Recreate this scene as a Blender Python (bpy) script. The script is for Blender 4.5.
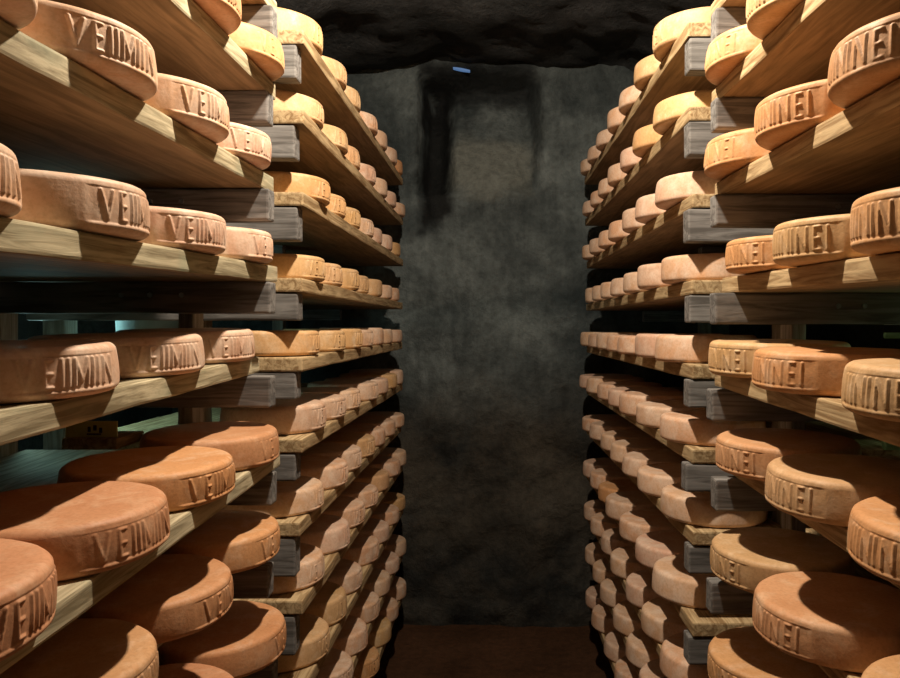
import bpy, bmesh, math, random
from mathutils import Vector, noise, Matrix

for o in list(bpy.data.objects):
    bpy.data.objects.remove(o)
C = bpy.context.scene.collection
scene = bpy.context.scene
random.seed(7)
PI = math.pi

# ------------------------------------------------------------------ camera
FPX = 740.0
EYE = 1.78
cam_d = bpy.data.cameras.new('camera')
cam = bpy.data.objects.new('camera', cam_d)
C.objects.link(cam)
cam.location = (0, 0, EYE)
cam.rotation_euler = (PI/2, 0, 0)
cam_d.sensor_width = 36
cam_d.lens = FPX/900*36
cam_d.shift_x = -42/900
cam_d.shift_y = -12/900
cam_d.clip_start = 0.02
scene.camera = cam

# ------------------------------------------------------------------ world, lights, exposure
w = bpy.data.worlds.new('world')
scene.world = w
w.use_nodes = True
w.node_tree.nodes['Background'].inputs[0].default_value = (0.02, 0.03, 0.035, 1)
w.node_tree.nodes['Background'].inputs[1].default_value = 0.3

def point_light(name, loc, power, color, radius):
    d = bpy.data.lights.new(name, 'POINT')
    d.energy = power
    d.color = color
    d.shadow_soft_size = radius
    o = bpy.data.objects.new(name, d)
    C.objects.link(o)
    o.location = loc
    return o

point_light('aisle_lamp_light', (-0.01, 1.46, EYE+1.30), 136, (1.0, 0.85, 0.67), 0.03)
point_light('entrance_lamp_light', (-0.40, -0.5, EYE+0.12), 1.0, (1.0, 0.84, 0.76), 0.04)
point_light('left_passage_light', (-1.38, 2.15, EYE-0.02), 7.0, (0.50, 0.95, 0.90), 0.10)
point_light('right_rail_fill_light', (1.33, 1.70, EYE-0.03), 1.6, (0.6, 1.0, 0.6), 0.05)  # added fill that brightens the rails behind the right rack

scene.view_settings.view_transform = 'Standard'
scene.view_settings.look = 'None'
scene.view_settings.exposure = 0.2
scene.view_settings.gamma = 1.0
scene.view_settings.use_curve_mapping = False

# ------------------------------------------------------------------ materials
def new_mat(name):
    m = bpy.data.materials.new(name)
    m.use_nodes = True
    nt = m.node_tree
    return m, nt, nt.nodes['Principled BSDF']

def N(nt, t, **kw):
    n = nt.nodes.new(t)
    for k, v in kw.items():
        setattr(n, k, v)
    return n

def ramp(nt, stops):
    r = N(nt, 'ShaderNodeValToRGB')
    e = r.color_ramp.elements
    e[0].position, e[0].color = stops[0][0], (*stops[0][1], 1)
    e[1].position, e[1].color = stops[-1][0], (*stops[-1][1], 1)
    for p, c in stops[1:-1]:
        x = e.new(p)
        x.color = (*c, 1)
    return r

def coords(nt, scale=(1, 1, 1), rnd=True):
    tc = N(nt, 'ShaderNodeTexCoord')
    mp = N(nt, 'ShaderNodeMapping')
    mp.inputs['Scale'].default_value = scale
    nt.links.new(tc.outputs['Object'], mp.inputs['Vector'])
    if rnd:
        oi = N(nt, 'ShaderNodeObjectInfo')
        mu = N(nt, 'ShaderNodeMath', operation='MULTIPLY')
        mu.inputs[1].default_value = 37.0
        nt.links.new(oi.outputs['Random'], mu.inputs[0])
        cx = N(nt, 'ShaderNodeCombineXYZ')
        for i in range(3):
            nt.links.new(mu.outputs[0], cx.inputs[i])
        nt.links.new(cx.outputs[0], mp.inputs['Location'])
    return mp.outputs[0]

def noise_n(nt, vec, scale, detail=4, rough=.6, dist=0):
    n = N(nt, 'ShaderNodeTexNoise')
    n.inputs['Scale'].default_value = scale
    n.inputs['Detail'].default_value = detail
    n.inputs['Roughness'].default_value = rough
    n.inputs['Distortion'].default_value = dist
    nt.links.new(vec, n.inputs['Vector'])
    return n.outputs['Fac']

def mix(nt, fac, a, b, mode='MIX'):
    m = N(nt, 'ShaderNodeMix', data_type='RGBA', blend_type=mode)
    if isinstance(fac, float):
        m.inputs[0].default_value = fac
    else:
        nt.links.new(fac, m.inputs[0])
    for i, v in ((6, a), (7, b)):
        if isinstance(v, tuple):
            m.inputs[i].default_value = (*v, 1)
        else:
            nt.links.new(v, m.inputs[i])
    return m.outputs[2]

def bump(nt, bsdf, h, strength, dist):
    b = N(nt, 'ShaderNodeBump')
    b.inputs['Strength'].default_value = strength
    b.inputs['Distance'].default_value = dist
    nt.links.new(h, b.inputs['Height'])
    nt.links.new(b.outputs[0], bsdf.inputs['Normal'])

def cheese_mat(name, c0, c1, bloom, bl_lo, bl_hi):
    m, nt, b = new_mat(name)
    v = coords(nt)
    n1 = noise_n(nt, v, 9, 5, .6)
    r1 = ramp(nt, [(.3, c0), (.7, c1)])
    nt.links.new(n1, r1.inputs[0])
    oi = N(nt, 'ShaderNodeObjectInfo')
    r0 = ramp(nt, [(0, (1.0, .90, .82)), (.35, (1, 1, .92)), (.65, (.92, .94, .95)), (1, (1.0, .95, 1.0))])
    nt.links.new(oi.outputs['Random'], r0.inputs[0])
    c = mix(nt, 1.0, r1.outputs[0], r0.outputs[0], 'MULTIPLY')
    n2 = noise_n(nt, v, 22, 6, .65, .3)
    r2 = ramp(nt, [(bl_lo, (0, 0, 0)), (bl_hi, (1, 1, 1))])
    nt.links.new(n2, r2.inputs[0])
    c = mix(nt, r2.outputs[0], c, bloom)
    n3 = noise_n(nt, v, 160, 3, .6)
    r3 = ramp(nt, [(.3, (.86, .84, .80)), (.55, (1, 1, 1))])
    nt.links.new(n3, r3.inputs[0])
    c = mix(nt, 1.0, c, r3.outputs[0], 'MULTIPLY')
    nt.links.new(c, b.inputs['Base Color'])
    b.inputs['Roughness'].default_value = .55
    b.inputs['Specular IOR Level'].default_value = .28
    b.inputs['Subsurface Weight'].default_value = .0
    ad = N(nt, 'ShaderNodeMath', operation='ADD')
    nt.links.new(n3, ad.inputs[0])
    nt.links.new(n2, ad.inputs[1])
    bump(nt, b, ad.outputs[0], .35, .0012)
    return m

M_orange = cheese_mat('orange_rind', (.60, .31, .145), (.72, .41, .21), (.76, .52, .34), .5, .8)
M_pink = cheese_mat('pale_pink_rind', (.66, .40, .26), (.76, .50, .34), (.80, .62, .49), .40, .72)
M_gold = cheese_mat('golden_rind', (.60, .36, .17), (.71, .45, .24), (.78, .58, .38), .5, .8)
M_rust = cheese_mat('rusty_rind', (.54, .25, .12), (.66, .34, .18), (.70, .44, .28), .5, .8)

def wood_mat(name, dark, light, grain=60, green_patch=None, axis=1):
    m, nt, b = new_mat(name)
    sc = [1.0, 1.0, 1.0]
    sc[axis] = .07
    v = coords(nt, tuple(sc))
    n1 = noise_n(nt, v, grain, 5, .6, 1.2)
    r1 = ramp(nt, [(.38, dark), (.60, light)])
    nt.links.new(n1, r1.inputs[0])
    v2 = coords(nt, (1, .5, 1))
    n2 = noise_n(nt, v2, 6, 4, .6)
    r2 = ramp(nt, [(.3, (.72, .72, .72)), (.6, (1, 1, 1))])
    nt.links.new(n2, r2.inputs[0])
    c = mix(nt, 1.0, r1.outputs[0], r2.outputs[0], 'MULTIPLY')
    if green_patch:
        n4 = noise_n(nt, v2, 11, 3, .5)
        r4 = ramp(nt, [(.55, (0, 0, 0)), (.72, (.6, .6, .6))])
        nt.links.new(n4, r4.inputs[0])
        c = mix(nt, r4.outputs[0], c, green_patch)
    nt.links.new(c, b.inputs['Base Color'])
    b.inputs['Roughness'].default_value = .8
    b.inputs['Specular IOR Level'].default_value = .2
    bump(nt, b, n1, .5, .002)
    return m

M_board = wood_mat('spruce_board', (.30, .19, .09), (.62, .46, .26), 60)
M_boardg = wood_mat('spruce_board_grey_green', (.27, .22, .13), (.62, .54, .36), 60, (.26, .29, .20))  # grey-green wood with green patches, nearer left planks only
M_under = wood_mat('board_underside_shade_brown', (.19, .13, .068), (.31, .215, .12), 40)  # shade and orange bounce light under the planks, put into the wood colour
M_beam = wood_mat('weathered_beam', (.12, .112, .105), (.27, .26, .25), 55, axis=0)
M_post = wood_mat('post_wood', (.24, .20, .16), (.42, .38, .32), 50, axis=2)

def stone_mat(name, stops, brown, lo, hi, bstr):
    m, nt, b = new_mat(name)
    v = coords(nt, rnd=False)
    n1 = noise_n(nt, v, 2.3, 8, .62, .4)
    r1 = ramp(nt, stops)
    nt.links.new(n1, r1.inputs[0])
    c = r1.outputs[0]
    if brown:
        tc = N(nt, 'ShaderNodeTexCoord')
        sp = N(nt, 'ShaderNodeSeparateXYZ')
        nt.links.new(tc.outputs['Object'], sp.inputs[0])
        n2 = noise_n(nt, v, 3.0, 5, .6)
        ad = N(nt, 'ShaderNodeMath', operation='MULTIPLY_ADD')
        nt.links.new(n2, ad.inputs[0])
        ad.inputs[1].default_value = 1.6
        nt.links.new(sp.outputs['Z'], ad.inputs[2])
        mr = N(nt, 'ShaderNodeMapRange')
        mr.inputs['From Min'].default_value = lo
        mr.inputs['From Max'].default_value = hi
        mr.inputs['To Min'].default_value = 1
        mr.inputs['To Max'].default_value = 0
        nt.links.new(ad.outputs[0], mr.inputs['Value'])
        c = mix(nt, mr.outputs[0], c, brown)
    n5 = noise_n(nt, v, 26, 6, .7)
    r5 = ramp(nt, [(.3, (.6, .6, .6)), (.6, (1, 1, 1))])
    nt.links.new(n5, r5.inputs[0])
    c = mix(nt, 1.0, c, r5.outputs[0], 'MULTIPLY')
    nt.links.new(c, b.inputs['Base Color'])
    b.inputs['Roughness'].default_value = .85
    b.inputs['Specular IOR Level'].default_value = .2
    ad = N(nt, 'ShaderNodeMath', operation='ADD')
    nt.links.new(n1, ad.inputs[0])
    nt.links.new(n5, ad.inputs[1])
    bump(nt, b, ad.outputs[0], bstr, .02)
    return m

def end_wall_mat():
    m, nt, b = new_mat('damp_plastered_stone')
    v = coords(nt, rnd=False)
    tc = N(nt, 'ShaderNodeTexCoord')
    sp = N(nt, 'ShaderNodeSeparateXYZ')
    nd = N(nt, 'ShaderNodeTexNoise')
    nd.inputs['Scale'].default_value = 5
    nd.inputs['Detail'].default_value = 5
    nt.links.new(v, nd.inputs['Vector'])
    vs = N(nt, 'ShaderNodeVectorMath', operation='MULTIPLY_ADD')
    nt.links.new(nd.outputs['Color'], vs.inputs[0])
    vs.inputs[1].default_value = (.22, .22, .22)
    va = N(nt, 'ShaderNodeVectorMath', operation='SUBTRACT')
    nt.links.new(tc.outputs['Object'], va.inputs[0])
    va.inputs[1].default_value = (.11, .11, .11)
    nt.links.new(va.outputs[0], vs.inputs[2])
    nt.links.new(vs.outputs[0], sp.inputs[0])
    def band(axis, lo, hi, soft):
        out = []
        for a, bb in ((lo-soft, lo+soft), (hi+soft, hi-soft)):
            mr = N(nt, 'ShaderNodeMapRange', interpolation_type='SMOOTHSTEP')
            mr.inputs['From Min'].default_value = a
            mr.inputs['From Max'].default_value = bb
            nt.links.new(sp.outputs[axis], mr.inputs['Value'])
            out.append(mr.outputs[0])
        mu = N(nt, 'ShaderNodeMath', operation='MULTIPLY')
        nt.links.new(out[0], mu.inputs[0]); nt.links.new(out[1], mu.inputs[1])
        return mu.outputs[0]
    def mul(*a):
        x = a[0]
        for y in a[1:]:
            mu = N(nt, 'ShaderNodeMath', operation='MULTIPLY')
            nt.links.new(x, mu.inputs[0])
            if isinstance(y, float): mu.inputs[1].default_value = y
            else: nt.links.new(y, mu.inputs[1])
            x = mu.outputs[0]
        return x
    n1 = noise_n(nt, v, 2.4, 8, .62, .4)
    r1 = ramp(nt, [(.34, (.040, .052, .055)), (.5, (.092, .110, .112)), (.66, (.185, .215, .215))])
    nt.links.new(n1, r1.inputs[0])
    # pale plaster runs in the middle of the wall
    vst = coords(nt, (5, 5, .8), rnd=False)
    n6 = noise_n(nt, vst, 4, 5, .6)
    r6 = ramp(nt, [(.35, (.84, .84, .84)), (.7, (1.10, 1.10, 1.10))])
    nt.links.new(n6, r6.inputs[0])
    c = mix(nt, 1.0, r1.outputs[0], r6.outputs[0], 'MULTIPLY')
    # wet brown foot of the wall
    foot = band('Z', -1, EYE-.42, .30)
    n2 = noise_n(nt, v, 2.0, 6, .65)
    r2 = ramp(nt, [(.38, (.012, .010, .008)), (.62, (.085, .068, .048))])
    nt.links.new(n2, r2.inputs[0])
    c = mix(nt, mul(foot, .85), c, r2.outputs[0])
    # lamplit sill and shaded left side of the niche painted in, dark stain below
    pale = mul(band('X', -.26, .24, .05), band('Z', nzs0, nzs0+.34, .07))
    c = mix(nt, mul(pale, .55), c, (.30, .31, .27))
    shade_stain = mul(band('X', -.43, -.27, .035), band('Z', nzs0-.22, nzs0+.74, .06))
    c = mix(nt, mul(shade_stain, .93), c, (.006, .006, .006))
    dark_top = mul(band('X', -.40, .26, .05), band('Z', nzs0+.60, nzs0+.80, .05))  # darker band across the top of the niche
    c = mix(nt, mul(dark_top, .8), c, (.010, .011, .012))
    n5 = noise_n(nt, v, 24, 6, .7)
    r5 = ramp(nt, [(.3, (.6, .6, .6)), (.6, (1, 1, 1))])
    nt.links.new(n5, r5.inputs[0])
    c = mix(nt, 1.0, c, r5.outputs[0], 'MULTIPLY')
    nt.links.new(c, b.inputs['Base Color'])
    b.inputs['Roughness'].default_value = .8
    b.inputs['Specular IOR Level'].default_value = .25
    ad = N(nt, 'ShaderNodeMath', operation='ADD')
    nt.links.new(n1, ad.inputs[0]); nt.links.new(n5, ad.inputs[1])
    bump(nt, b, ad.outputs[0], .7, .03)
    return m
nzs0 = EYE-(192-327)/740*4.42
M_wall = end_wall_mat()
M_niche = stone_mat('niche_stone', [(.3, (.05, .055, .045)), (.5, (.13, .14, .115)), (.7, (.24, .24, .20))], None, 0, 0, .6)
M_side = stone_mat('side_stone', [(.3, (.03, .03, .028)), (.5, (.06, .06, .055)), (.7, (.10, .10, .09))], None, 0, 0, .8)
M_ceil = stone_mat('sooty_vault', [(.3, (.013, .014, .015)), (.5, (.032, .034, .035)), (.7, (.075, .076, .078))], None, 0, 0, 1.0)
M_floor = stone_mat('earth_floor', [(.3, (.05, .022, .010)), (.5, (.085, .038, .018)), (.7, (.12, .055, .028))], None, 0, 0, .5)

def plain(name, col, rough=.5, metal=0.0, emis=None, es=0):
    m, nt, b = new_mat(name)
    v = coords(nt)
    n = noise_n(nt, v, 30, 3)
    r = ramp(nt, [(.3, tuple(x*.8 for x in col)), (.7, col)])
    nt.links.new(n, r.inputs[0])
    nt.links.new(r.outputs[0], b.inputs['Base Color'])
    b.inputs['Roughness'].default_value = rough
    b.inputs['Metallic'].default_value = metal
    if emis:
        b.inputs['Emission Color'].default_value = (*emis, 1)
        b.inputs['Emission Strength'].default_value = es
    return m

M_steel = plain('zinc_bolt', (.7, .7, .72), .35, .9)
M_tub = plain('pale_blue_plastic', (.50, .62, .66), .4)
M_yellow = plain('yellow_paper', (.72, .68, .22), .7)
M_ink = plain('black_ink', (.03, .03, .03), .7)
M_green = plain('green_paint', (.30, .62, .32), .5)
M_white = plain('white_paint', (.75, .77, .75), .5)
M_mould = plain('dark_mould', (.07, .045, .03), .9)
M_day = plain('daylight_crack', (.05, .07, .12), .8, 0, (.25, .5, 1.0), .25)

# ------------------------------------------------------------------ helpers
def link_mesh(name, bm, mat, parent=None, smooth=False):
    me = bpy.data.meshes.new(name)
    bmesh.ops.recalc_face_normals(bm, faces=bm.faces)
    if smooth:
        for f in bm.faces:
            f.smooth = True
    bm.to_mesh(me)
    bm.free()
    me.materials.append(mat)
    o = bpy.data.objects.new(name, me)
    C.objects.link(o)
    if parent:
        o.parent = parent
    return o

def tag(o, label=None, cat=None, group=None, kind=None):
    if label: o['label'] = label
    if cat: o['category'] = cat
    if group: o['group'] = group
    if kind: o['kind'] = kind
    return o

def timber(size, bev=.004, wob=.002, seed=0, segs=None):
    """box centred on the origin with a long y or x axis, cut in slices and slightly uneven"""
    sx, sy, sz = size
    bm = bmesh.new()
    bmesh.ops.create_cube(bm, size=1)
    for v in bm.verts:
        v.co = Vector((v.co.x*sx, v.co.y*sy, v.co.z*sz))
    ax = 1 if sy >= sx and sy >= sz else (0 if sx >= sz else 2)
    n = segs or max(2, int(max(size)/.08))
    ed = [e for e in bm.edges if abs((e.verts[0].co-e.verts[1].co)[ax]) > 1e-4]
    bmesh.ops.subdivide_edges(bm, edges=ed, cuts=n, use_grid_fill=True)
    long_e = [e for e in bm.edges if len(e.link_faces) == 2 and e.calc_face_angle(0) > 1]
    bmesh.ops.bevel(bm, geom=long_e, offset=bev, segments=2, affect='EDGES', profile=.6)
    for v in bm.verts:
        q = Vector((v.co.x*3+seed*5.1, v.co.y*3, v.co.z*3+seed))
        v.co += noise.noise_vector(q*2.5)*wob
    return bm

# ------------------------------------------------------------------ cheese wheel meshes with stamped rim
R0, H0 = .145, .073
LET = {  # strokes in a unit box (u across, v up)
    'V': [((.05, 1), (.5, 0)), ((.5, 0), (.95, 1))],
    'E': [((.15, 0), (.15, 1)), ((.15, 1), (.85, 1)), ((.15, .5), (.75, .5)), ((.15, 0), (.85, 0))],
    'M': [((.0, 0), (.0, 1)), ((.0, 1), (.5, .15)), ((.5, .15), (1, 1)), ((1, 1), (1, 0))],
    'N': [((.05, 0), (.05, 1)), ((.05, 1), (.95, 0)), ((.95, 0), (.95, 1))],
    'I': [((.5, 0), (.5, 1))],
}
def seg_d(px, py, a, b):
    ax, ay = a; bx, by = b
    dx, dy = bx-ax, by-ay
    t = max(0, min(1, ((px-ax)*dx+(py-ay)*dy)/(dx*dx+dy*dy+1e-12)))
    return math.hypot(px-ax-t*dx, py-ay-t*dy)

def sstep(a, b, x):
    t = max(0, min(1, (x-a)/(b-a)))
    return t*t*(3-2*t)

def stroke_list(text):
    out = []
    for ch, s0, wd in text:           # s0 arc position (m) of the centre, wd width (m)
        for a, b in LET[ch]:
            out.append(((s0+(a[0]-.5)*wd, a[1]), (s0+(b[0]-.5)*wd, b[1])))
    return out

def make_cheese_mesh(name, text=None, p0=0, p1=0, seed=0, worn=0.0, slump=0.0):
    """text strokes run along arc length s; s grows anticlockwise seen from above; s=0 faces local +x"""
    zl, zh = H0*.24, H0*.76
    strokes = []
    if text:
        strokes = [((a[0], zl+a[1]*(zh-zl)), (b[0], zl+b[1]*(zh-zl))) for a, b in stroke_list(text)]
    ths = []
    if text:
        a0, a1 = p0/R0-.12, p1/R0+.12
        n = int((a1-a0)/.0125)
        ths += [a0+(a1-a0)*i/n for i in range(n)]
        m = int((2*PI-(a1-a0))/.10)
        ths += [a1+(2*PI-(a1-a0))*i/m for i in range(m)]
        nz = 44
    else:
        ths = [2*PI*i/72 for i in range(72)]
        nz = 12
    prof = []                             # (radial inset, z, side flag)
    er = .011
    eb = .016
    for k in range(5):
        a = PI/2*k/5
        prof.append((eb*.8*(1-math.sin(a)), er*(1-math.cos(a)), 0))
    for k in range(nz+1):
        prof.append((0, er+(H0-2*er)*k/nz, 1))
    for k in range(1, 6):
        a = PI/2*k/5
        prof.append((er*(1-math.cos(a)), H0-er+er*math.sin(a), 0))
    bm = bmesh.new()
    rows = []
    for ins, z, fl in prof:
        row = []
        for th in ths:
            s = th*R0
            if s > PI*R0: s -= 2*PI*R0
            q = Vector((math.cos(th)*1.3+seed*3.7, math.sin(th)*1.3, z*6))
            r = R0-ins+noise.noise(q)*.0035+noise.noise(q*4)*.0009
            r += .0025*math.sin(PI*z/H0)+slump*(.5-z/H0)
            if text:
                ins_s = sstep(p0-.008, p0+.006, s)*(1-sstep(p1-.006, p1+.008, s))
                ins_z = sstep(zl-.0075, zl-.004, z)*(1-sstep(zh+.004, zh+.0065, z))
                rec = ins_s*ins_z
                d = 9
                if rec > .01:
                    d = min((seg_d(s, z, a, b) for a, b in strokes), default=9)
                wear = 1-worn*max(0, noise.noise(Vector((s*30, z*30, seed*2.2)))+.3)
                r -= rec*.0016*wear
                r += rec*.0026*(1-sstep(.0008, .0034, d))*wear
                # thin raised lip under and groove above the panel
                r -= ins_s*.0022*math.exp(-((z-(zh+.0075))/.0011)**2)
                r += ins_s*.0018*math.exp(-((z-(zl-.0085))/.0014)**2)
            row.append(bm.verts.new((r*math.cos(th), r*math.sin(th), z)))
        rows.append(row)
    n = len(ths)
    for i in range(len(rows)-1):
        for j in range(n):
            k = (j+1) % n
            bm.faces.new((rows[i][j], rows[i][k], rows[i+1][k], rows[i+1][j]))
    for row, z, up in ((rows[-1], H0, 1), (rows[0], 0, -1)):
        prev = row
        for fr in (.9, .7, .4):
            cur = []
            for j in range(n):
                v = row[j].co
                q = Vector((v.x*fr*14+seed, v.y*fr*14, z*9))
                zz = z+(noise.noise(q)*.0012 - (.0025*(1-fr*fr)) if up > 0 else 0)
                cur.append(bm.verts.new((v.x*fr, v.y*fr, zz)))
            for j in range(n):
                k = (j+1) % n
                bm.faces.new((prev[j], prev[k], cur[k], cur[j]))
            prev = cur
        c = bm.verts.new((0, 0, z-(.0027 if up > 0 else 0)))
        for j in range(n):
            bm.faces.new((prev[j], prev[(j+1) % n], c))
    bmesh.ops.recalc_face_normals(bm, faces=bm.faces)
    for f in bm.faces:
        f.smooth = True
    me = bpy.data.meshes.new(name)
    bm.to_mesh(me)
    bm.free()
    me.materials.append(M_orange)
    return me

mm = .001
# outside view of the wheel, left to right = growing s
TXT_L = [('V', -58*mm, 20*mm), ('E', -31*mm, 13*mm), ('I', -14*mm, 8*mm), ('I', -5*mm, 8*mm), ('M', 14*mm, 20*mm), ('I', 33*mm, 8*mm), ('I', 43*mm, 8*mm), ('N', 64*mm, 20*mm)]
TXT_R = [('I', -58*mm, 8*mm), ('I', -46*mm, 8*mm), ('I', -34*mm, 8*mm), ('N', -14*mm, 20*mm), ('I', 4*mm, 8*mm), ('N', 26*mm, 20*mm), ('E', 54*mm, 13*mm), ('I', 72*mm, 8*mm)]
TXT_T = [('M', -50*mm, 28*mm), ('E', -14*mm, 18*mm), ('V', 20*mm, 26*mm)]
ME = {
    'L0': make_cheese_mesh('cheese', TXT_L, -84*mm, 84*mm, 1, .5),
    'L1': make_cheese_mesh('cheese', TXT_L, -84*mm, 84*mm, 2, .9, .006),
    'L2': make_cheese_mesh('cheese', TXT_L, -84*mm, 84*mm, 3, .2, .003),
    'R0': make_cheese_mesh('cheese', TXT_R, -76*mm, 92*mm, 4, .4),
    'R1': make_cheese_mesh('cheese', TXT_R, -76*mm, 92*mm, 5, .8, .005),
    'T0': make_cheese_mesh('cheese', TXT_T, -70*mm, 40*mm, 6, .5),
    'P0': make_cheese_mesh('cheese', None, 0, 0, 7, 0, .003),
    'P1': make_cheese_mesh('cheese', None, 0, 0, 8, 0, .008),
    'P2': make_cheese_mesh('cheese', None, 0, 0, 9),
}
_variants = {}
def mesh_with(key, mat):
    k = (key, mat.name)
    if k not in _variants:
        me = ME[key].copy()
        me.materials.clear()
        me.materials.append(mat)
        _variants[k] = me
    return _variants[k]

# ------------------------------------------------------------------ setting
def rough_grid(name, f, nu, nv, mat, amp, kind='structure', fr=2.0, skip=None):
    bm = bmesh.new()
    g = [[None]*(nv+1) for _ in range(nu+1)]
    for i in range(nu+1):
        for j in range(nv+1):
            p, nrm = f(i/nu, j/nv)
            p = Vector(p); nrm = Vector(nrm)
            d = noise.fractal(p*fr, 1.0, 2.0, 5)*amp
            g[i][j] = bm.verts.new(p+nrm*d)
    for i in range(nu):
        for j in range(nv):
            if skip and skip(i, j):
                continue
            bm.faces.new((g[i][j], g[i+1][j], g[i+1][j+1], g[i][j+1]))
    me = bpy.data.meshes.new(name)
    for fc in bm.faces:
        fc.smooth = True
    bm.to_mesh(me)
    bm.free()
    me.materials.append(mat)
    o = bpy.data.objects.new(name, me)
    C.objects.link(o)
    o['kind'] = kind
    return o

YW = 4.42            # end wall
XL, XR = -1.95, 1.42
ZC = EYE+1.50
def px(x, y, Y):     # point at depth Y seen at a photo pixel
    return Vector(((x-492)/FPX*Y, Y, EYE-(y-327)/FPX*Y))

rough_grid('floor', lambda u, v: ((XL+(XR-XL)*u, -3+(YW+3.3)*v, 0), (0, 0, 1)), 60, 120, M_floor, .012)
rough_grid('wall_left', lambda u, v: ((XL, -3+(YW+3.4)*u, -.1+3.9*v), (1, 0, 0)), 90, 50, M_side, .06)
rough_grid('wall_right', lambda u, v: ((XR, -3+(YW+3.4)*u, -.1+3.9*v), (-1, 0, 0)), 90, 50, M_side, .06)
rough_grid('wall_back', lambda u, v: ((XL+(XR-XL)*u, -2.9, -.1+3.9*v), (0, 1, 0)), 40, 40, M_side, .05)
def vault(u, v):
    x = XL+(XR-XL)*u
    y = -3+(YW+3.4)*v
    t = (x-.0)/1.9
    return (x, y, ZC+.08-.42*t*t), (0, 0, -1)
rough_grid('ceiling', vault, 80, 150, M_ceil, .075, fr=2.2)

# end wall with a deep niche (a walled-up chute with a sloping sill)
n0 = px(421, 72, YW); n1 = px(537, 192, YW)
nx0, nx1, nz1, nz0 = n0.x, n1.x, n0.z, n1.z
def end_wall():
    bm = bmesh.new()
    W, Hh = XR-XL, 3.6
    nu, nv = 190, 190
    g = {}
    def d_in(x, z):
        # smooth mask of the niche opening
        wob = noise.noise(Vector((x*6, z*6, 3)))*.018
        a = sstep(nx0-.03+wob, nx0+.03+wob, x)*(1-sstep(nx1-.05+wob, nx1+.05+wob, x))
        top = 1-sstep(nz1-.03+wob*2, nz1+.03+wob*2, z)
        bot = sstep(nz0-.015, nz0+.015, z)
        return a*top*bot
    for i in range(nu+1):
        for j in range(nv+1):
            # denser around the aisle
            u = i/nu
            x = XL+W*u
            z = -.1+Hh*j/nv
            m = d_in(x, z)
            hgt = min(1, max(0, (z-nz0)/(nz1-nz0)))
            leftness = 1-sstep(nx0+.09, nx0+.21, x+noise.noise(Vector((1, z*5, 2)))*.03)
            depth = m*(.02+.34*hgt+.20*leftness)
            p = Vector((x, YW, z))
            low = 1-sstep(1.0, 1.9, z)
            d = noise.fractal(p*1.6, 1.0, 2.0, 5)*.055+noise.fractal(p*6, 1.0, 2.0, 4)*(.010+.018*low)
            d += .03*low*abs(noise.noise(Vector((x*4, 1, z*6))))
            # groove that runs down under the left jamb
            gr = math.exp(-((x-(nx0+.03+.02*math.sin(z*9)))/.03)**2)*(1-sstep(nz0, nz0+.02, z))*sstep(nz0-.38, nz0-.05, z)
            g[i, j] = bm.verts.new((x, YW+depth+.05*gr-d*.8, z))
    for i in range(nu):
        for j in range(nv):
            bm.faces.new((g[i, j], g[i+1, j], g[i+1, j+1], g[i, j+1]))
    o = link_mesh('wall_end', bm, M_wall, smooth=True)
    o['kind'] = 'structure'
end_wall()
# crack of daylight at the top of the niche
bm = bmesh.new()
pts = []
for k in range(10):
    t = k/9
    c = px(453+17*t, 67.5+3*t, YW-.02)
    pts.append((c+Vector((0, 0, .003+.003*math.sin(t*PI))), c-Vector((0, 0, .003+.003*math.sin(t*PI)))))
vt = [(bm.verts.new(a), bm.verts.new(b), bm.verts.new(a+Vector((0, .03, 0))), bm.verts.new(b+Vector((0, .03, 0)))) for a, b in pts]
for a, b in zip(vt, vt[1:]):
    bm.faces.new((a[0], b[0], b[1], a[1])); bm.faces.new((a[2], b[2], b[0], a[0]))
    bm.faces.new((a[1], b[1], b[3], a[3]))
tag(link_mesh('window_1', bm, M_day), kind='structure')

# ------------------------------------------------------------------ racks
XS = .503            # lateral distance of the wheel silhouettes
LV = {   # bottom-of-wheel ratios (below the eye) per level a..k
    ('left', 'far'): dict(a=-1.655, b=-1.21, c=-.755, d=-.275, e=.165, f=.62, g=1.085, h=1.52, i=2.0, j=2.5, k=2.97),
    ('right', 'far'): dict(a=-1.665, b=-1.205, c=-.73, d=-.258, e=.205, f=.665, g=1.113, h=1.61, i=2.05, j=2.5, k=2.96),
    ('left', 'near'): dict(a=-1.56, b=-1.165, c=-.715, d=-.285, e=.150, f=.60, g=1.03, h=1.49, i=2.0, j=2.5),
    ('right', 'near'): dict(a=-1.55, b=-1.135, c=-.69, d=-.235, e=.212, f=.625, g=1.10, h=1.58, i=2.02, j=2.5),
}
FAR_Y0, NEAR_Y0, STEP = 2.13, 1.63, .31
BOARD_T = .038
XBT = {('left', 'near'): dict(b=.526, c=.531, d=.520, e=.566, f=.512, g=.585, h=.560),
       ('right', 'near'): dict(a=.53, b=.535, c=.537, d=.556, e=.540, f=.570, g=.575, h=.57),
       ('left', 'far'): dict(g=.512), ('right', 'far'): dict(a=.520, b=.522)}
XBD = {('left', 'near'): .52, ('right', 'near'): .545, ('left', 'far'): .501, ('right', 'far'): .530}
XB = .514            # front edge of the boards
DEPTH = .62
ORD = ['first', 'second', 'third', 'fourth', 'fifth', 'sixth', 'seventh']
LVN = 'abcdefghijk'
LVL_TXT = dict(zip(LVN, ['top', 'second', 'third', 'fourth', 'fifth', 'sixth', 'seventh', 'eighth', 'ninth', 'tenth', 'bottom']))

def zlev(side, bay, lv):
    return EYE-LV[side, bay][lv]*XS

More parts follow.
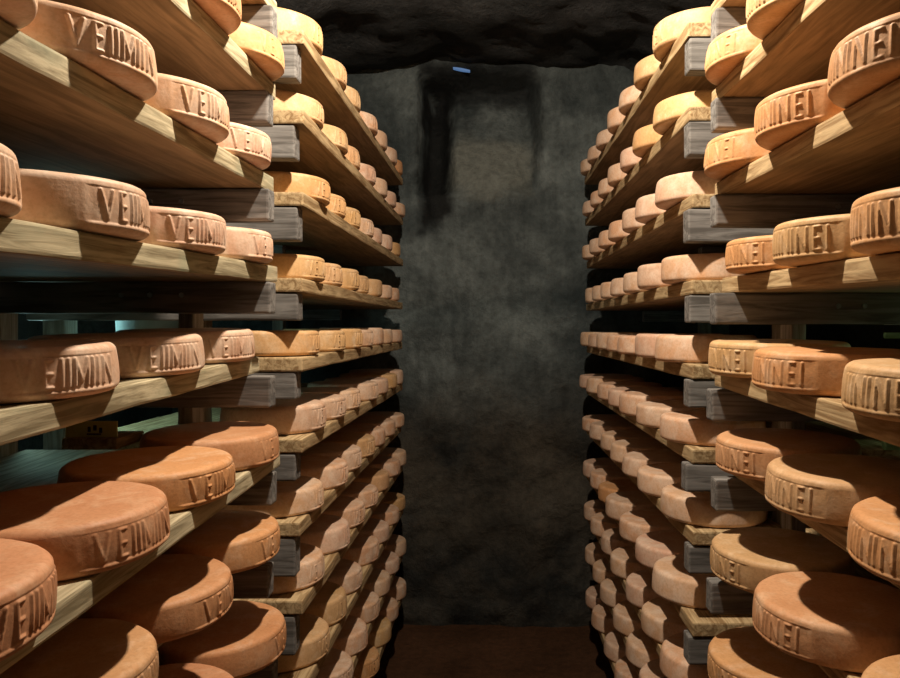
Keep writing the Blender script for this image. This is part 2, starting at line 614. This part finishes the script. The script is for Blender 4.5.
def tilt(side, bay, lv):    # planks are not quite level: the nearer racks lean down towards the entrance
    if bay == 'near':
        return {'left': .029, 'right': .022}[side]
    return -{'left': .045, 'right': .028}[side]*LV[side, bay][lv]*XS/1.86
def ztl(side, bay, y, lv):
    return tilt(side, bay, lv)*(y-(NEAR_Y0 if bay == 'near' else FAR_Y0+1.86))
for side, sg in (('left', -1), ('right', 1)):
    for bay in ('near', 'far'):
        levels = LV[side, bay]
        y0, y1 = (1.965, 1.965+7*STEP+.03) if bay == 'far' else (-.45, 1.80)
        for lv in levels:
            z = zlev(side, bay, lv)
            rnd = random.Random(side+bay+lv)
            L = y1-y0
            bm = timber((DEPTH, L, BOARD_T), .005, .0022, rnd.random()*20, segs=int(L/.07))
            mat = M_boardg if (side == 'left' and bay == 'near') else M_board
            o = link_mesh('shelf_board', bm, mat, smooth=False)
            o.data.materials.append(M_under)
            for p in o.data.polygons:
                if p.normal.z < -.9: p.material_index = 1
            xo = XBT[side, bay].get(lv, XBD[side, bay])-XB+rnd.uniform(-.002, .003)
            if side == 'left' and bay == 'near' and lv in 'g':
                xo += .0
            o.location = (sg*(XB+xo+DEPTH/2), (y0+y1)/2, z-BOARD_T/2-.0015+ztl(side, bay, (y0+y1)/2, lv))
            o.rotation_euler = (math.atan(tilt(side, bay, lv)), 0, 0)
            nm = {'near': 'nearer', 'far': 'farther'}[bay]
            tag(o, f'rough spruce shelf plank, {LVL_TXT[lv]} level of the {nm} {side} cheese rack', 'shelf board',
                f'shelf planks of the {nm} {side} rack')

def make_rack(side, sg, bay):
    nm = {'near': 'nearer', 'far': 'farther'}[bay]
    r = bpy.data.objects.new('cheese_rack', None)
    C.objects.link(r)
    yb = 1.735 if bay == 'near' else 1.995
    r.location = (sg*.80, yb, 0)
    tag(r, f'{nm} {side} rack of weathered posts and crossbeams carrying planks of cheese', 'rack', 'timber cheese racks')
    hh = .073
    ys = [yb, yb+1.0, yb+2.12] if bay == 'far' else [yb, .55, -.35]
    for k, y in enumerate(ys):
        for lv in LV[side, bay]:
            rnd = random.Random(side+bay+lv+str(k))
            h = hh
            if bay == 'far' and lv in 'ghi' and side == 'left': h = .105
            if bay == 'far' and lv in 'abc': h = .088
            z = zlev(side, bay, lv)-BOARD_T-.003-h/2
            if k > 0:
                h = .06
                z = zlev(side, bay, lv)-BOARD_T-.003-h/2
            x0 = (.513 if bay == 'near' else .520)+rnd.uniform(-.006, .006)
            if k > 0: x0 = .84
            x1 = 1.24
            t = .048 if bay == 'near' else .055
            bmx = timber((x1-x0, t, h), .005, .002, rnd.random()*9)
            o = link_mesh('crossbeam', bmx, M_beam, r)
            o.location = (sg*(x0+x1)/2-r.location.x, y-r.location.y, z+ztl(side, bay, y, lv)-abs(tilt(side, bay, lv))*.03)
            if bay == 'near' and k == 0:
                for bx in (.717, .79, .856) if side == 'left' else (.80, .86):
                    b = bmesh.new()
                    bmesh.ops.create_cone(b, cap_ends=True, segments=6, radius1=.006, radius2=.006, depth=.006)
                    bmesh.ops.rotate(b, verts=b.verts, matrix=Matrix.Rotation(PI/2, 3, 'X'))
                    q = link_mesh('bolt', b, M_steel, o)
                    q.location = (sg*bx-(sg*(x0+x1)/2), -t/2-.002, .006)
        for xp in (((.73 if bay == 'near' else .82), 1.20) if k == 0 else (1.20,)):
            top = zlev(side, bay, 'a')-.05
            b = timber((.035 if xp < .8 else .06, .07, top), .005, .002, xp*3+k)
            o = link_mesh('post', b, M_post, r)
            dy = t/2+.036
            o.location = (sg*xp-r.location.x, y+(dy if bay == 'near' else dy)-r.location.y, top/2)
    return r
for side, sg in (('left', -1), ('right', 1)):
    for bay in ('near', 'far'):
        make_rack(side, sg, bay)

# ------------------------------------------------------------------ wheels: silhouette pixels read row by row, joint -> away
SIL = {
    ('left', 'far'): dict(
        a=[322, 346, 358.5, 377, 387, 397, 401], b=[323, 347, 357, 375, 387, 396, 405], c=[329, 342, 357, 372, 380, 392, 400],
        d=[324, 340, 358, 365, 382, 392, 399], e=[319, 345, 362, 372, 383, 392, 402], f=[325, 345, 360, 378, 388, 397, 402],
        g=[323, 347.5, 360, 374.6, 385, 395, 404], h=[323.5, 349, 364, 377.6, 389, 400, 406], i=[329, 345, 361, 378.5, 389, 399, 405],
        j=[328, 352, 367, 379, 390, 399, 406], k=[328, 350, 366, 379, 391, 398, 406]),
    ('right', 'far'): dict(
        a=[653, 635, 619.6, 607.7, 596.7, 588, 581], b=[654, 633.5, 622, 609, 599, 592, 583], c=[656, 636, 624, 609, 599, 590, 582.5],
        d=[662, 638, 625, 611, 601, 593, 586], e=[656, 636, 618, 608, 597, 589, 581], f=[661, 637, 620, 609, 598, 587, 580],
        g=[662, 638, 623, 611, 602, 590, 582.5], h=[653, 637.7, 620, 606, 601, 592, 585], i=[661, 643, 627, 610.7, 603, 591, 584.5],
        j=[662, 640, 628.5, 615, 600.7, 594, 585.7], k=[662, 642, 630, 617, 606, 592, 587]),
    ('left', 'near'): dict(b=[283, 240, 170], c=[270, 232, 157, 36], d=[272, 225, 148, 20], e=[254, 207, 118, -20],
        f=[278, 234, 168, 53], g=[279, 232, 156, 50], h=[285, 240, 170, 60], i=[280, 232, 150]),
    ('right', 'near'): dict(b=[706, 748, 822], c=[705, 756, 829], d=[727, 770, 846], e=[710, 752, 843],
        f=[717, 766, 849], g=[712, 750, 860], h=[709, 758, 840], i=[712, 758, 840]),
}
def solve_x(dx, Y):
    lo, hi = .45, .9
    for _ in range(30):
        X = (lo+hi)/2
        s = FPX*math.tan(math.atan2(X, Y)-math.asin(R0/math.hypot(X, Y)))
        if s > dx: hi = X
        else: lo = X
    return X
def solve_y(dx, X):
    lo, hi = .2, 6
    for _ in range(40):
        Y = (lo+hi)/2
        s = FPX*math.tan(math.atan2(X, Y)-math.asin(R0/math.hypot(X, Y)))
        if s > dx: lo = Y
        else: hi = Y
    return Y

TONE = {'orange': (M_orange, 'orange'), 'pink': (M_pink, 'pale pinkish'), 'gold': (M_gold, 'golden tan'), 'rust': (M_rust, 'rusty brown')}
EANG = dict(c2=33, c1=25, c0=30, d2=12, d1=32, d0=10, e2=36, e1=42, e0=35, f0=10, f1=25, f2=28, g0=10, g1=12, h0=0, f3=5)
for (side, bay), rows in SIL.items():
    sg = -1 if side == 'left' else 1
    for lv, xs in rows.items():
        Yprev = None
        for i, xp in enumerate(xs):
            rnd = random.Random(f'{side}{bay}{lv}{i}')
            Yg = FAR_Y0+STEP*i if bay == 'far' else NEAR_Y0-STEP*i
            dx = abs(492-xp)
            # split the correction between pushing in/out and sliding along
            X = solve_x(dx, Yg)
            Xc = max(.615, min(.685, .64+.5*(X-.64)))
            if (side, bay, lv) == ('left', 'near', 'e'): Xc = .685
            Y = solve_y(dx, Xc)
            if Yprev is not None:
                gap = (Y-Yprev) if bay == 'far' else (Yprev-Y)
                if gap < 2*R0+.008:
                    Y = Yprev+(2*R0+.008)*(1 if bay == 'far' else -1)
            Yprev = Y
            # tone and stamp as the photo shows them
            if bay == 'far':
                if side == 'left':
                    tone = 'gold' if (lv in 'abcde' and i < 3) or rnd.random() < .25 else ('orange' if rnd.random() < .07 else 'pink')
                    key = rnd.choice(['L0', 'L1', 'L2']) if i < 4 else 'P0'
                else:
                    tone = 'gold' if lv in 'ab' and i < 2 else ('pink' if rnd.random() < .97 else 'orange')
                    key = 'T0' if (lv == 'a' and i == 0) else rnd.choice(['P0', 'P1', 'P2'])
            else:
                if side == 'left':
                    tone = 'pink' if lv in 'cde' else ('rust' if rnd.random() < .55 and lv in 'fghi' else 'orange')
                    key = rnd.choice(['L0', 'L1', 'L2'])
                else:
                    tone = 'gold' if rnd.random() < .25 else 'orange'
                    key = rnd.choice(['R0', 'R1'])
            mat, tword = TONE[tone]
            o = bpy.data.objects.new('cheese', mesh_with(key, mat))
            C.objects.link(o)
            zs = rnd.uniform(.93, 1.08)
            if side == 'right' and bay == 'near': zs = rnd.uniform(.95, 1.03)
            if side == 'left' and bay == 'near': zs = rnd.uniform(.91, .99)
            o.location = (sg*Xc, Y, zlev(side, bay, lv)+ztl(side, bay, Y, lv))
            if bay == 'near' and side == 'left':
                ang = -(EANG.get(f'{lv}{i}', 18)-12)
            elif side == 'right':
                ang = 10+rnd.uniform(-5, 7)
            else:
                ang = rnd.uniform(-12, 10)
            face = (0 if sg < 0 else PI)+math.radians(ang)
            o.rotation_euler = (Matrix.Rotation(math.atan(tilt(side, bay, lv)), 3, 'X') @ Matrix.Rotation(face, 3, 'Z')).to_euler()
            o.scale = (1, 1, zs)
            st = 'stamped' if key[0] in 'LRT' else 'plain-rimmed'
            nm = {'near': 'nearer', 'far': 'farther'}[bay]
            pos = 'nearest the rack joint' if i == 0 else f'{ORD[i]} from the rack joint'
            if bay == 'far' and i == 6: pos = 'closest to the end wall'
            lt = f'{LVL_TXT[lv]} shelf'
            tag(o, f'{tword} {st} cheese wheel {pos}, {lt}, {nm} {side} rack', 'cheese',
                f'cheese wheels on the {nm} {side} rack')

# ------------------------------------------------------------------ odd things
# tub behind the first wheel of the far rack, level with the eye
zt = zlev('left', 'far', 'e')
bm = bmesh.new()
prof = [(.0, 0), (.112, 0), (.116, .004), (.122, .135), (.128, .137), (.128, .145), (.118, .146), (.112, .01), (0, .008)]
ring = []
for r, z in prof:
    ring.append([bm.verts.new((max(r, .0005)*math.cos(2*PI*k/40), max(r, .0005)*math.sin(2*PI*k/40), z)) for k in range(40)])
for a, b in zip(ring, ring[1:]):
    for k in range(40):
        bm.faces.new((a[k], a[(k+1) % 40], b[(k+1) % 40], b[k]))
o = link_mesh('plastic_tub', bm, M_tub, smooth=True)
o.location = (-.985, 2.20, zt)
tag(o, 'pale blue round tub behind the left cheeses at eye level', 'tub')

# block with a yellow tag, behind the wheels of the nearer left rack
zb = px(109, 444, 1.62)
root = bpy.data.objects.new('label_holder', None)
C.objects.link(root)
root.location = (zb.x, 1.60, zb.z)
tag(root, 'small yellow paper tag on a wooden ledge, at the back of the left rack', 'tag')
b = timber((.115, .12, .022), .002, .001, 2)
o = link_mesh('ledge', b, M_board, root); o.location = (0, .0, .012)
b = timber((.108, .004, .034), .0008, .0003, 3)
o = link_mesh('card', b, M_yellow, root); o.location = (0, -.05, .042)
b = bmesh.new()
for k, (xx, ww, zz) in enumerate([(-.004, .006, .0), (.008, .007, .003), (.020, .006, -.002), (.006, .03, -.010)]):
    m = bmesh.ops.create_cube(b, size=1, matrix=Matrix.Translation((xx, -.0024, zz)) @ Matrix.Diagonal((ww, .0008, .011 if k < 3 else .003, 1)))
ok = link_mesh('writing', b, M_ink, o)

# rails on the right wall seen through the gap
for (yy, mt, rr, lab) in ((323.5, M_white, .0035, 'thin white pipe behind the right rack at eye level, above the green rail'),
                          (335.5, M_green, .0075, 'light green rail behind the right rack, just under the thin white pipe'),
                          (444, M_green, .016, 'light green rail behind the right rack, lower than the white pipe')):
    p = px(912, yy, 1.90)
    b = bmesh.new()
    bmesh.ops.create_cone(b, cap_ends=True, segments=16, radius1=rr, radius2=rr, depth=.14)
    bmesh.ops.rotate(b, verts=b.verts, matrix=Matrix.Rotation(PI/2, 3, 'Y'))
    o = link_mesh('wall_rail', b, mt, smooth=True)
    o.location = (p.x, 1.90, p.z)
    tag(o, lab, 'rail')
